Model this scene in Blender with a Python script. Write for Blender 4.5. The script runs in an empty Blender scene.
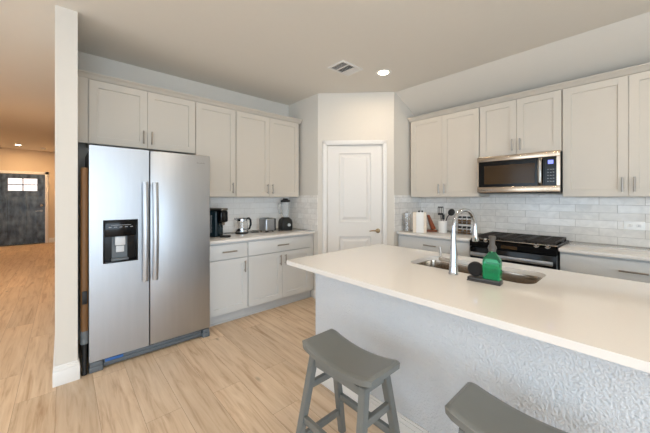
import bpy, bmesh, math, random
from mathutils import Vector, Matrix
random.seed(7)
PI = math.pi
C = bpy.context.scene.collection
scene = bpy.context.scene

# ------------------------------------------------------------------ camera
cam_d = bpy.data.cameras.new('camera')
cam_d.sensor_width = 36.0
cam_d.lens = 36.0 * 289.5 / 650.0
cam_d.shift_y = -(216.5 - 197.6) / 650.0
cam_d.clip_start = 0.05
cam = bpy.data.objects.new('camera', cam_d)
C.objects.link(cam)
cam.location = (0, 0, 1.364)
cam.rotation_euler = (PI / 2, 0, math.radians(47.892 - 90))
scene.camera = cam

# ------------------------------------------------------------------ world, daylight, exposure
scene.view_settings.view_transform = 'Standard'
scene.view_settings.look = 'None'
scene.view_settings.gamma = 1.0
scene.view_settings.use_curve_mapping = False
scene.view_settings.exposure = 0.0
w = bpy.data.worlds.new('sky')
scene.world = w
w.use_nodes = True
w.node_tree.nodes['Background'].inputs[0].default_value = (0.75, 0.87, 1.0, 1)
w.node_tree.nodes['Background'].inputs[1].default_value = 1.0


def area(name, loc, rot, sx, sy, power, col):
    l = bpy.data.lights.new(name, 'AREA')
    l.shape = 'RECTANGLE'
    l.size = sx
    l.size_y = sy
    l.energy = power
    l.color = col
    o = bpy.data.objects.new(name, l)
    C.objects.link(o)
    o.location = loc
    o.rotation_euler = rot
    return o


DAY = (0.68, 0.84, 1.0)
# daylight through the big living-room windows (wall x=-4.2) and the patio glass behind the camera (wall y=-4.2)
area('window_daylight', (-4.1, 1.55, 1.35), (0, -PI / 2, 0), 2.1, 2.9, 66, DAY)
area('window_daylight', (-4.1, -2.0, 1.35), (0, -PI / 2, 0), 2.1, 2.4, 52, DAY)
area('window_daylight', (-0.9, -4.1, 1.25), (PI / 2, 0, 0), 3.8, 2.2, 190, DAY)
WARM = (1.0, 0.80, 0.58)
# sun added through the living-room windows; its unseen floor bounce lifts the ceiling
sun_d = bpy.data.lights.new('sun', 'SUN')
sun_d.energy = 12.0
sun_d.angle = 0.01
sun_d.color = (1.0, 0.90, 0.76)
sun = bpy.data.objects.new('sun', sun_d)
C.objects.link(sun)
sun.rotation_euler = Vector((-0.75, -0.12, 1.0)).to_track_quat('Z', 'Y').to_euler()

# ------------------------------------------------------------------ helpers


def lin(c):
    c /= 255.0
    return c / 12.92 if c <= 0.04045 else ((c + 0.055) / 1.055) ** 2.4


def rgb(r, g, b):
    return (lin(r), lin(g), lin(b), 1)


def setin(n, k, v):
    if k in n.inputs:
        n.inputs[k].default_value = v


def mat(name, col, rough=0.5, metal=0.0, noise=0.0, nscale=20.0, bump=0.0, bscale=200.0, bdist=0.002,
        trans=0.0, ior=1.45, aniso=0.0, emit=None, estr=0.0, coat=0.0, spec=None, stretch=None):
    m = bpy.data.materials.new(name)
    m.use_nodes = True
    nt = m.node_tree
    p = nt.nodes['Principled BSDF']
    setin(p, 'Base Color', col)
    setin(p, 'Roughness', rough)
    setin(p, 'Metallic', metal)
    setin(p, 'Transmission Weight', trans)
    setin(p, 'IOR', ior)
    setin(p, 'Anisotropic', aniso)
    setin(p, 'Coat Weight', coat)
    if spec is not None:
        setin(p, 'Specular IOR Level', spec)
    if emit:
        setin(p, 'Emission Color', emit)
        setin(p, 'Emission Strength', estr)
    tc = nt.nodes.new('ShaderNodeTexCoord')
    mp = nt.nodes.new('ShaderNodeMapping')
    nt.links.new(tc.outputs['Object'], mp.inputs[0])
    if stretch:
        mp.inputs['Scale'].default_value = stretch
    # every material carries a faint procedural variation
    n = nt.nodes.new('ShaderNodeTexNoise')
    n.inputs['Scale'].default_value = nscale
    n.inputs['Detail'].default_value = 3
    nt.links.new(mp.outputs[0], n.inputs['Vector'])
    mr = nt.nodes.new('ShaderNodeMapRange')
    v = noise if noise else 0.01
    mr.inputs['To Min'].default_value = 1 - v
    mr.inputs['To Max'].default_value = 1 + v
    nt.links.new(n.outputs['Fac'], mr.inputs['Value'])
    mx = nt.nodes.new('ShaderNodeVectorMath')
    mx.operation = 'SCALE'
    mx.inputs[0].default_value = col[:3]
    nt.links.new(mr.outputs[0], mx.inputs['Scale'])
    nt.links.new(mx.outputs[0], p.inputs['Base Color'])
    if bump:
        b = nt.nodes.new('ShaderNodeTexNoise')
        b.inputs['Scale'].default_value = bscale
        b.inputs['Detail'].default_value = 2
        nt.links.new(mp.outputs[0], b.inputs['Vector'])
        bp = nt.nodes.new('ShaderNodeBump')
        bp.inputs['Strength'].default_value = bump
        bp.inputs['Distance'].default_value = bdist
        nt.links.new(b.outputs['Fac'], bp.inputs['Height'])
        nt.links.new(bp.outputs[0], p.inputs['Normal'])
    return m


M = {}
M['wall'] = mat('wall_paint', rgb(215, 209, 199), 0.85, bump=0.15, bscale=130)
M['islandwall'] = mat('island_wall_texture', rgb(208, 210, 212), 0.6, bump=1.0, bscale=95, bdist=0.008)  # wall paint with bluish daylight put into its colour
M['ceil'] = mat('ceiling_paint', rgb(226, 221, 212), 0.95, bump=0.15, bscale=110)
M['hallwall'] = mat('hall_wall_paint', rgb(214, 196, 172), 0.85)
M['trim'] = mat('white_trim_paint', rgb(230, 227, 222), 0.45)
M['door'] = mat('white_door_paint', rgb(224, 220, 214), 0.4)
M['cab'] = mat('greige_cabinet_paint', rgb(203, 195, 183), 0.42)
M['cabbase'] = mat('daylight_tinted_cabinet_paint', rgb(208, 209, 208), 0.42)  # cool daylight tone put into the colour of the lower cabinets
M['cabin'] = mat('cabinet_interior', rgb(120, 112, 100), 0.8)
M['toe'] = mat('toe_kick_paint', rgb(200, 202, 203), 0.5)
M['quartz'] = mat('white_quartz', rgb(228, 223, 217), 0.08, noise=0.03, nscale=260, coat=0.2)
M['steel'] = mat('brushed_steel', rgb(180, 183, 187), 0.38, metal=1.0, noise=0.05, nscale=5, stretch=(6, 1, 0.5))
M['steel2'] = mat('satin_nickel', rgb(160, 154, 146), 0.3, metal=1.0)
M['bronze'] = mat('brushed_steel_warm', rgb(196, 180, 162), 0.25, metal=1.0, noise=0.05, nscale=8, stretch=(1, 1, 25))
M['chrome'] = mat('chrome', rgb(196, 199, 203), 0.10, metal=1.0)
M['fridgeside'] = mat('dark_grey_enamel', rgb(70, 72, 75), 0.5)
M['gasket'] = mat('dark_gasket', rgb(30, 31, 33), 0.6)
M['black'] = mat('gloss_black', rgb(9, 9, 10), 0.15, spec=0.3)
M['blackm'] = mat('matte_black', rgb(28, 28, 29), 0.5)
M['iron'] = mat('cast_iron', rgb(48, 42, 37), 0.5)
M['glassdark'] = mat('dark_oven_glass', rgb(66, 51, 35), 0.12, spec=0.2)
M['greypl'] = mat('grey_plastic', rgb(98, 104, 108), 0.45)
M['ltplast'] = mat('pale_plastic', rgb(205, 208, 210), 0.4)
M['white'] = mat('white_ceramic', rgb(238, 236, 232), 0.35)
M['wood'] = mat('reddish_wood', rgb(138, 66, 28), 0.45, noise=0.25, nscale=9, stretch=(1, 8, 1))
M['tan'] = mat('pale_wood', rgb(232, 218, 200), 0.5, noise=0.08, nscale=12, stretch=(1, 1, 6))
M['brown'] = mat('brown_plastic', rgb(112, 78, 44), 0.5, noise=0.2, nscale=10, stretch=(6, 6, 0.6))
M['stool'] = mat('grey_stool_paint', rgb(112, 113, 109), 0.28, noise=0.06, nscale=14)
M['teal'] = mat('dark_teal_plastic', rgb(22, 38, 44), 0.25)
M['blue'] = mat('blue_tape', rgb(52, 100, 165), 0.5)
M['glass'] = mat('clear_glass', (1, 1, 1, 1), 0.02, trans=1.0, ior=1.45)
M['frost'] = mat('clear_plastic', (0.95, 0.97, 0.98, 1), 0.12, trans=0.85, ior=1.3)
M['green'] = mat('green_soap_glass', rgb(90, 215, 165), 0.04, trans=0.9, ior=1.3)
M['greenliq'] = mat('green_liquid', rgb(70, 205, 155), 0.08, trans=0.7, ior=1.33)
M['scrub'] = mat('black_scrubber', rgb(38, 36, 35), 0.9, bump=1.0, bscale=500, bdist=0.004)
M['scrub2'] = mat('dark_grey_tray', rgb(62, 60, 58), 0.35)
M['pumpg'] = mat('warm_grey_plastic', rgb(84, 79, 74), 0.3)
M['knob'] = mat('aged_brass', rgb(150, 128, 98), 0.28, metal=1.0)
M['spice'] = mat('spice_brown', rgb(128, 92, 56), 0.8, noise=0.3, nscale=60)
M['lens'] = mat('lamp_lens', (1, 0.93, 0.82, 1), 0.5, emit=(1, 0.86, 0.66, 1), estr=14)
M['display'] = mat('blue_display', rgb(20, 20, 60), 0.3, emit=(0.25, 0.3, 1.0, 1), estr=1.6)
M['lite'] = mat('frosted_door_glass', rgb(235, 235, 240), 0.3, emit=(0.93, 0.93, 1.0, 1), estr=0.85)  # brightness behind the panes put in as the glass's own glow
M['outlet'] = mat('white_outlet_plastic', rgb(252, 251, 248), 0.3)
M['grey_mark'] = mat('grey_marking', rgb(140, 142, 145), 0.5)
M['pane'] = mat('window_glass', (1, 1, 1, 1), 0.0, trans=1.0, ior=1.02)


def nodes(m):
    return m.node_tree, m.node_tree.nodes['Principled BSDF']


def floor_mat():
    m = bpy.data.materials.new('oak_plank_floor')
    m.use_nodes = True
    nt, p = nodes(m)
    L = nt.links.new
    tc = nt.nodes.new('ShaderNodeTexCoord')
    mp = nt.nodes.new('ShaderNodeMapping')
    mp.inputs['Rotation'].default_value = (0, 0, PI / 2)
    mp.inputs['Location'].default_value = (0.35, 0.037, 0)
    L(tc.outputs['Object'], mp.inputs[0])
    br = nt.nodes.new('ShaderNodeTexBrick')
    br.offset = 0.37
    br.offset_frequency = 2
    br.inputs['Scale'].default_value = 1
    br.inputs['Brick Width'].default_value = 1.22
    br.inputs['Row Height'].default_value = 0.203
    br.inputs['Mortar Size'].default_value = 0.001
    br.inputs['Mortar Smooth'].default_value = 0.2
    br.inputs['Color1'].default_value = (0, 0, 0, 1)
    br.inputs['Color2'].default_value = (1, 1, 1, 1)
    br.inputs['Mortar'].default_value = (0.5, 0.5, 0.5, 1)
    L(mp.outputs[0], br.inputs['Vector'])
    # grain: stretched noise, shifted per plank
    ad = nt.nodes.new('ShaderNodeVectorMath')
    ad.operation = 'MULTIPLY_ADD'
    L(br.outputs['Color'], ad.inputs[0])
    ad.inputs[1].default_value = (13, 7, 3)
    L(mp.outputs[0], ad.inputs[2])
    st = nt.nodes.new('ShaderNodeMapping')
    st.inputs['Scale'].default_value = (0.9, 12.0, 1)
    L(ad.outputs[0], st.inputs[0])
    n1 = nt.nodes.new('ShaderNodeTexNoise')
    n1.inputs['Scale'].default_value = 2.2
    n1.inputs['Detail'].default_value = 8
    n1.inputs['Roughness'].default_value = 0.62
    n1.inputs['Distortion'].default_value = 0.7
    L(st.outputs[0], n1.inputs['Vector'])
    n2 = nt.nodes.new('ShaderNodeTexNoise')
    n2.inputs['Scale'].default_value = 1.7
    n2.inputs['Detail'].default_value = 3
    L(ad.outputs[0], n2.inputs['Vector'])
    ramp = nt.nodes.new('ShaderNodeValToRGB')
    e = ramp.color_ramp.elements
    e[0].position = 0.28
    e[0].color = rgb(178, 144, 112)
    e[1].position = 0.72
    e[1].color = rgb(226, 203, 176)
    k = e.new(0.48)
    k.color = rgb(211, 184, 154)
    L(n1.outputs['Fac'], ramp.inputs[0])
    # per-plank tone
    mr = nt.nodes.new('ShaderNodeMapRange')
    mr.inputs['To Min'].default_value = 0.91
    mr.inputs['To Max'].default_value = 1.06
    L(br.outputs['Color'], mr.inputs['Value'])
    mr2 = nt.nodes.new('ShaderNodeMapRange')
    mr2.inputs['To Min'].default_value = 0.90
    mr2.inputs['To Max'].default_value = 1.12
    L(n2.outputs['Fac'], mr2.inputs['Value'])
    mul = nt.nodes.new('ShaderNodeMath')
    mul.operation = 'MULTIPLY'
    L(mr.outputs[0], mul.inputs[0])
    L(mr2.outputs[0], mul.inputs[1])
    sc = nt.nodes.new('ShaderNodeVectorMath')
    sc.operation = 'SCALE'
    L(ramp.outputs['Color'], sc.inputs[0])
    L(mul.outputs[0], sc.inputs['Scale'])
    # knots
    vo = nt.nodes.new('ShaderNodeTexVoronoi')
    vo.inputs['Scale'].default_value = 1.0
    vm = nt.nodes.new('ShaderNodeMapping')
    vm.inputs['Scale'].default_value = (1.8, 4.5, 1)
    L(ad.outputs[0], vm.inputs[0])
    L(vm.outputs[0], vo.inputs['Vector'])
    kr = nt.nodes.new('ShaderNodeMapRange')
    kr.inputs['From Min'].default_value = 0.015
    kr.inputs['From Max'].default_value = 0.09
    kr.inputs['To Min'].default_value = 0.55
    kr.inputs['To Max'].default_value = 1.0
    L(vo.outputs['Distance'], kr.inputs['Value'])
    sk = nt.nodes.new('ShaderNodeVectorMath')
    sk.operation = 'SCALE'
    L(sc.outputs[0], sk.inputs[0])
    L(kr.outputs[0], sk.inputs['Scale'])
    mixm = nt.nodes.new('ShaderNodeMix')
    mixm.data_type = 'RGBA'
    L(br.outputs['Fac'], mixm.inputs['Factor'])
    L(sk.outputs[0], mixm.inputs['A'])
    mixm.inputs['B'].default_value = rgb(150, 116, 88)
    L(mixm.outputs['Result'], p.inputs['Base Color'])
    p.inputs['Roughness'].default_value = 0.42
    bp = nt.nodes.new('ShaderNodeBump')
    bp.inputs['Strength'].default_value = 0.25
    bp.inputs['Distance'].default_value = 0.002
    bp.invert = True
    L(br.outputs['Fac'], bp.inputs['Height'])
    L(bp.outputs[0], p.inputs['Normal'])
    return m


def tile_mat(name, axis, w, h, c1, c2, grout, zoff=0.0, vein=0.5, rough=0.12):
    m = bpy.data.materials.new(name)
    m.use_nodes = True
    nt, p = nodes(m)
    L = nt.links.new
    tc = nt.nodes.new('ShaderNodeTexCoord')
    sp = nt.nodes.new('ShaderNodeSeparateXYZ')
    L(tc.outputs['Object'], sp.inputs[0])
    cb = nt.nodes.new('ShaderNodeCombineXYZ')
    L(sp.outputs[axis], cb.inputs['X'])
    sb = nt.nodes.new('ShaderNodeMath')
    sb.operation = 'SUBTRACT'
    L(sp.outputs['Z'], sb.inputs[0])
    sb.inputs[1].default_value = zoff
    L(sb.outputs[0], cb.inputs['Y'])
    br = nt.nodes.new('ShaderNodeTexBrick')
    br.offset = 0.42
    br.inputs['Scale'].default_value = 1
    br.inputs['Brick Width'].default_value = w
    br.inputs['Row Height'].default_value = h
    br.inputs['Mortar Size'].default_value = 0.0016
    br.inputs['Mortar Smooth'].default_value = 0.3
    br.inputs['Color1'].default_value = c1
    br.inputs['Color2'].default_value = c2
    br.inputs['Mortar'].default_value = grout
    L(cb.outputs[0], br.inputs['Vector'])
    n = nt.nodes.new('ShaderNodeTexNoise')
    n.inputs['Scale'].default_value = 9
    n.inputs['Detail'].default_value = 6
    n.inputs['Distortion'].default_value = 1.5
    ad = nt.nodes.new('ShaderNodeVectorMath')
    ad.operation = 'MULTIPLY_ADD'
    L(br.outputs['Color'], ad.inputs[0])
    ad.inputs[1].default_value = (31, 17, 9)
    L(cb.outputs[0], ad.inputs[2])
    L(ad.outputs[0], n.inputs['Vector'])
    mr = nt.nodes.new('ShaderNodeMapRange')
    mr.inputs['From Min'].default_value = 0.3
    mr.inputs['From Max'].default_value = 0.7
    mr.inputs['To Min'].default_value = 1 - vein * 0.3
    mr.inputs['To Max'].default_value = 1.0 + vein * 0.06
    L(n.outputs['Fac'], mr.inputs['Value'])
    sc = nt.nodes.new('ShaderNodeVectorMath')
    sc.operation = 'SCALE'
    L(br.outputs['Color'], sc.inputs[0])
    L(mr.outputs[0], sc.inputs['Scale'])
    L(sc.outputs[0], p.inputs['Base Color'])
    p.inputs['Roughness'].default_value = rough
    # wavy handmade glaze + grout recess
    n3 = nt.nodes.new('ShaderNodeTexNoise')
    n3.inputs['Scale'].default_value = 22
    L(cb.outputs[0], n3.inputs['Vector'])
    b1 = nt.nodes.new('ShaderNodeBump')
    b1.inputs['Strength'].default_value = 0.5
    b1.inputs['Distance'].default_value = 0.006
    L(n3.outputs['Fac'], b1.inputs['Height'])
    b2 = nt.nodes.new('ShaderNodeBump')
    b2.invert = True
    b2.inputs['Strength'].default_value = 0.7
    b2.inputs['Distance'].default_value = 0.003
    L(br.outputs['Fac'], b2.inputs['Height'])
    L(b1.outputs[0], b2.inputs['Normal'])
    L(b2.outputs[0], p.inputs['Normal'])
    return m


def rustic_door_mat():
    m = mat('dark_painted_wood', rgb(30, 36, 42), 0.3)
    nt, p = nodes(m)
    n = nt.nodes.new('ShaderNodeTexNoise')
    n.inputs['Scale'].default_value = 5
    n.inputs['Detail'].default_value = 8
    tc = nt.nodes.new('ShaderNodeTexCoord')
    mp = nt.nodes.new('ShaderNodeMapping')
    mp.inputs['Scale'].default_value = (1.6, 1, 0.8)
    nt.links.new(tc.outputs['Object'], mp.inputs[0])
    nt.links.new(mp.outputs[0], n.inputs['Vector'])
    r = nt.nodes.new('ShaderNodeValToRGB')
    r.color_ramp.elements[0].position = 0.35
    r.color_ramp.elements[0].color = rgb(10, 15, 22)
    r.color_ramp.elements[1].position = 0.72
    r.color_ramp.elements[1].color = rgb(98, 112, 124)
    nt.links.new(n.outputs['Fac'], r.inputs[0])
    nt.links.new(r.outputs[0], p.inputs['Base Color'])
    return m


M['floor'] = floor_mat()
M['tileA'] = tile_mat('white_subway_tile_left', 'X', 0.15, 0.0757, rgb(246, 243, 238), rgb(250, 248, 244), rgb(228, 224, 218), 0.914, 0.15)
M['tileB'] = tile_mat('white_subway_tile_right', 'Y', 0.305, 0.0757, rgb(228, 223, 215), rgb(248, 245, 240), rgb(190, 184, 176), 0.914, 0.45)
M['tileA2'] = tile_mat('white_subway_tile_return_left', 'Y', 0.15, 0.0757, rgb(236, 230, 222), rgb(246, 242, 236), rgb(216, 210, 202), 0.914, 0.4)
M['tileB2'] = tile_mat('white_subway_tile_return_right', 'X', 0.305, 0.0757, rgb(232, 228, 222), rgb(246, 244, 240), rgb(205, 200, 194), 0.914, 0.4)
M['entry'] = rustic_door_mat()


def box(bm, x0, x1, y0, y1, z0, z1, bev=0.0, seg=2, mtx=None):
    r = bmesh.ops.create_cube(bm, size=1.0)
    vs = r['verts']
    for v in vs:
        v.co = Vector((x0 + (v.co.x + .5) * (x1 - x0), y0 + (v.co.y + .5) * (y1 - y0), z0 + (v.co.z + .5) * (z1 - z0)))
    if bev > 0:
        es = list({e for v in vs for e in v.link_edges})
        rb = bmesh.ops.bevel(bm, geom=es, offset=bev, segments=seg, profile=0.5, affect='EDGES')
        vs = list({v for v in vs if v.is_valid} | {v for v in rb['verts'] if v.is_valid})
    if mtx is not None:
        for v in vs:
            v.co = mtx @ v.co
    return vs


def lathe(bm, prof, n=32, c=(0, 0, 0), mtx=None):
    rings = []
    for r, z in prof:
        if r < 1e-6:
            rings.append([bm.verts.new((c[0], c[1], c[2] + z))])
        else:
            rings.append([bm.verts.new((c[0] + r * math.cos(2 * PI * k / n), c[1] + r * math.sin(2 * PI * k / n), c[2] + z)) for k in range(n)])
    for a, b in zip(rings, rings[1:]):
        for k in range(n):
            f = [a[k % len(a)], a[(k + 1) % len(a)], b[(k + 1) % len(b)], b[k % len(b)]]
            g = []
            for v in f:
                if v not in g:
                    g.append(v)
            if len(g) > 2:
                bm.faces.new(g)
    vs = [v for r in rings for v in r]
    if mtx is not None:
        for v in vs:
            v.co = mtx @ v.co
    return vs


def tube(bm, pts, rad, n=16, flat=None):
    """sweep a circle (radius per point allowed) along pts, capped"""
    pts = [Vector(p) for p in pts]
    if not isinstance(rad, (list, tuple)):
        rad = [rad] * len(pts)
    up = None
    rings = []
    for i, p in enumerate(pts):
        t = (pts[min(i + 1, len(pts) - 1)] - pts[max(i - 1, 0)]).normalized()
        if up is None:
            a = Vector((0, 0, 1)) if abs(t.z) < 0.9 else Vector((1, 0, 0))
            up = (a - t * a.dot(t)).normalized()
        else:
            up = (up - t * up.dot(t)).normalized()
        s = t.cross(up)
        fa, fb = flat if flat else (1, 1)
        rings.append([bm.verts.new(p + rad[i] * (fa * up * math.cos(2 * PI * k / n) + fb * s * math.sin(2 * PI * k / n))) for k in range(n)])
    for a, b in zip(rings, rings[1:]):
        for k in range(n):
            bm.faces.new((a[k], a[(k + 1) % n], b[(k + 1) % n], b[k]))
    bm.faces.new(rings[0][::-1])
    bm.faces.new(rings[-1])


def prism(bm, poly, z0, z1):
    a = [bm.verts.new((x, y, z0)) for x, y in poly]
    b = [bm.verts.new((x, y, z1)) for x, y in poly]
    n = len(poly)
    bm.faces.new(a[::-1])
    bm.faces.new(b)
    for k in range(n):
        bm.faces.new((a[k], a[(k + 1) % n], b[(k + 1) % n], b[k]))


def obj(name, bm, m, parent=None, smooth=True):
    bmesh.ops.recalc_face_normals(bm, faces=bm.faces[:])
    me = bpy.data.meshes.new(name)
    bm.to_mesh(me)
    bm.free()
    me.materials.append(M[m] if isinstance(m, str) else m)
    if smooth:
        for p in me.polygons:
            p.use_smooth = True
        try:
            me.set_sharp_from_angle(angle=math.radians(35))
        except Exception:
            pass
    o = bpy.data.objects.new(name, me)
    C.objects.link(o)
    if parent is not None:
        o.parent = parent
    return o


def B(*args, **kw):
    bm = bmesh.new()
    box(bm, *args, **kw)
    return bm


def new(fn, *a, **k):
    bm = bmesh.new()
    fn(bm, *a, **k)
    return bm


def thing(name, label, cat, loc=(0, 0, 0), rotz=0.0, group=None):
    o = bpy.data.objects.new(name, None)
    o.empty_display_size = 0.1
    C.objects.link(o)
    o.location = loc
    o.rotation_euler = (0, 0, rotz)
    o['label'] = label
    o['category'] = cat
    if group:
        o['group'] = group
    return o


def tag(o, label, cat, group=None):
    o['label'] = label
    o['category'] = cat
    if group:
        o['group'] = group
    return o


def struct(name, bm, m, parent=None):
    o = obj(name, bm, m, parent)
    if parent is None:
        o['kind'] = 'structure'
    return o


def dup(root, loc, rotz=None, label=None, group=None):
    r = root.copy()
    C.objects.link(r)
    r.location = loc
    if rotz is not None:
        r.rotation_euler = (0, 0, rotz)
    if label:
        r['label'] = label
    if group:
        r['group'] = group
    for ch in list(root.children):
        c = ch.copy()
        C.objects.link(c)
        c.parent = r
        for g in list(ch.children):
            d = g.copy()
            C.objects.link(d)
            d.parent = c
    return r


# ------------------------------------------------------------------ measured plan (metres)
YA = 3.62      # wall behind the fridge
XB = 3.909     # wall behind the range
ZC = 2.758     # ceiling
H0, H1 = -0.045, 0.08   # the wing wall beside the fridge
CO1 = Vector((2.53, 2.94))
CO2 = Vector((3.23, 2.22))
FAR = 12.1
XL, YS = -4.2, -4.2

# ------------------------------------------------------------------ setting
struct('floor', B(XL - 0.2, XB + 0.2, YS - 0.2, FAR + 0.3, -0.1, 0), 'floor')
struct('ceiling', B(XL - 0.2, 3.262, YS - 0.2, FAR + 0.3, ZC, ZC + 0.12), 'ceil')
bm = bmesh.new()
xe = XB + 0.15
prof = [(3.262, ZC), (xe, ZC - 0.44 * (xe - 3.262)), (xe, ZC + 0.12), (3.262, ZC + 0.12)]
a = [bm.verts.new((x, YS - 0.2, z)) for x, z in prof]
b = [bm.verts.new((x, 2.5, z)) for x, z in prof]
bm.faces.new(a)
bm.faces.new(b[::-1])
for k in range(4):
    bm.faces.new((a[k], a[(k + 1) % 4], b[(k + 1) % 4], b[k]))
struct('ceiling_slope', bm, 'ceil')

struct('wall_wing', B(H0, H1, 2.86, YA + 0.12, 0, ZC), 'wall')
struct('wall_hall_right', B(H0, H1, YA + 0.12, FAR, 0, ZC), 'hallwall')
struct('wall_back', B(H1, CO1.x + 0.12, YA, YA + 0.12, 0, ZC), 'wall')
struct('wall_pantry_left', B(CO1.x, CO1.x + 0.12, CO1.y, YA, 0, ZC), 'wall')
struct('wall_pantry_right', B(CO2.x, XB + 0.15, CO2.y, CO2.y + 0.12, 0, ZC), 'wall')
struct('wall_right', B(XB, XB + 0.15, YS - 0.2, CO2.y, 0, ZC), 'wall')
# hall far wall with the entry door opening
DX0, DX1 = -1.325, -0.409
bm = bmesh.new()
box(bm, XL, DX0 - 0.003, FAR, FAR + 0.15, 0, ZC)
box(bm, DX1 + 0.003, H1, FAR, FAR + 0.15, 0, ZC)
box(bm, DX0 - 0.003, DX1 + 0.003, FAR, FAR + 0.15, 2.05, ZC)
struct('wall_far', bm, 'hallwall')
struct('wall_hall_left', B(-2.2, -2.08, 4.6, FAR, 0, ZC), 'hallwall')
struct('wall_living', B(XL, -2.2, 4.6, 4.72, 0, ZC), 'wall')


# walls with windows behind the camera: openings, frames
def window_wall(name, axis, c, lo, hi, wins):
    bm = bmesh.new()
    t = (c - 0.15, c)

    def seg(a0, a1, z0, z1):
        if axis == 'X':
            box(bm, t[0], t[1], a0, a1, z0, z1)
        else:
            box(bm, a0, a1, t[0], t[1], z0, z1)
    cur = lo
    for (a0, a1, z0, z1) in wins:
        seg(cur, a0, 0, ZC)
        if z0 > 0:
            seg(a0, a1, 0, z0)
        seg(a0, a1, z1, ZC)
        cur = a1
    seg(cur, hi, 0, ZC)
    struct(name, bm, 'wall')
    for i, (a0, a1, z0, z1) in enumerate(wins):
        fb = bmesh.new()
        n = 3

        def s2(p0, p1, q0, q1):
            if axis == 'X':
                box(fb, c - 0.1, c - 0.05, p0, p1, q0, q1)
            else:
                box(fb, p0, p1, c - 0.1, c - 0.05, q0, q1)
        s2(a0, a1, z0, z0 + 0.05)
        s2(a0, a1, z1 - 0.05, z1)
        for k in range(n + 1):
            x = a0 + (a1 - a0) * k / n
            s2(max(a0, x - 0.025), min(a1, x + 0.025), z0 + 0.05, z1 - 0.05)
        struct('window_%d' % (i + (1 if axis == 'X' else 3)), fb, 'trim')


window_wall('wall_window_left', 'X', XL, YS, 4.72, [(-3.2, -0.8, 0.3, 2.4), (0.1, 3.0, 0.3, 2.4)])
window_wall('wall_behind_camera', 'Y', YS, XL, XB, [(-2.9, 1.1, 0.05, 2.45)])

# diagonal pantry wall, with the door opening
PHI = math.atan2(CO2.y - CO1.y, CO2.x - CO1.x)
DL = (CO2 - CO1).length
D0, D1, DT = 0.126, 0.849, 2.06


def diag(o):
    o.location = (CO1.x, CO1.y, 0)
    o.rotation_euler = (0, 0, PHI)
    return o


bm = bmesh.new()
box(bm, 0, D0 - 0.003, 0, 0.12, 0, ZC)
box(bm, D1 + 0.003, DL, 0, 0.12, 0, ZC)
box(bm, D0 - 0.003, D1 + 0.003, 0, 0.12, DT + 0.003, ZC)
diag(struct('wall_pantry_diagonal', bm, 'wall'))
bm = bmesh.new()
cw = 0.064
for x0, x1 in ((D0 - cw, D0 - 0.004), (D1 + 0.004, D1 + cw)):
    box(bm, x0, x1, -0.018, -0.0005, 0, DT + cw, bev=0.005)
    box(bm, x0 + 0.012, x1 - 0.012, -0.023, -0.018, 0, DT + cw - 0.012, bev=0.002)
box(bm, D0 - cw, D1 + cw, -0.018, -0.0005, DT + 0.004, DT + cw, bev=0.005)
box(bm, D0 - cw + 0.012, D1 + cw - 0.012, -0.023, -0.018, DT + 0.016, DT + cw - 0.012, bev=0.002)
diag(struct('trim_1', bm, 'trim'))


def panel_slab(bm, x0, x1, z0, z1, y, th, panels, depth=0.006, ring=0.012, raised=False):
    """slab with front at y (facing -y), recessed panels given as (px0,px1,pz0,pz1)"""
    xs = sorted({x0, x1} | {p for q in panels for p in q[:2]})
    zs = sorted({z0, z1} | {p for q in panels for p in q[2:]})

    def quad(a, b, c, d):
        bm.faces.new([bm.verts.new(v) for v in (a, b, c, d)])
    for i in range(len(xs) - 1):
        for j in range(len(zs) - 1):
            cx, cz = (xs[i] + xs[i + 1]) / 2, (zs[j] + zs[j + 1]) / 2
            if any(q[0] < cx < q[1] and q[2] < cz < q[3] for q in panels):
                continue
            quad((xs[i], y, zs[j]), (xs[i + 1], y, zs[j]), (xs[i + 1], y, zs[j + 1]), (xs[i], y, zs[j + 1]))
    for (a0, a1, b0, b1) in panels:
        loops = [(0, 0), (ring * 0.25, depth), ]
        if raised:
            loops += [(ring * 1.5, depth), (ring * 3.2, depth * 0.25)]
        for (i0, d0), (i1, d1) in zip(loops, loops[1:]):
            o = [(a0 + i0, y + d0, b0 + i0), (a1 - i0, y + d0, b0 + i0), (a1 - i0, y + d0, b1 - i0), (a0 + i0, y + d0, b1 - i0)]
            n_ = [(a0 + i1, y + d1, b0 + i1), (a1 - i1, y + d1, b0 + i1), (a1 - i1, y + d1, b1 - i1), (a0 + i1, y + d1, b1 - i1)]
            for k in range(4):
                quad(o[k], o[(k + 1) % 4], n_[(k + 1) % 4], n_[k])
        i1, d1 = loops[-1]
        quad((a0 + i1, y + d1, b0 + i1), (a1 - i1, y + d1, b0 + i1), (a1 - i1, y + d1, b1 - i1), (a0 + i1, y + d1, b1 - i1))
    # sides and back
    o = [(x0, z0), (x1, z0), (x1, z1), (x0, z1)]
    for k in range(4):
        p, q = o[k], o[(k + 1) % 4]
        # split along the used coordinates so that the seams weld
        quad((p[0], y, p[1]), (q[0], y, q[1]), (q[0], y + th, q[1]), (p[0], y + th, p[1]))
    quad((x0, y + th, z0), (x1, y + th, z0), (x1, y + th, z1), (x0, y + th, z1))
    bmesh.ops.remove_doubles(bm, verts=bm.verts[:], dist=1e-5)


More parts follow.
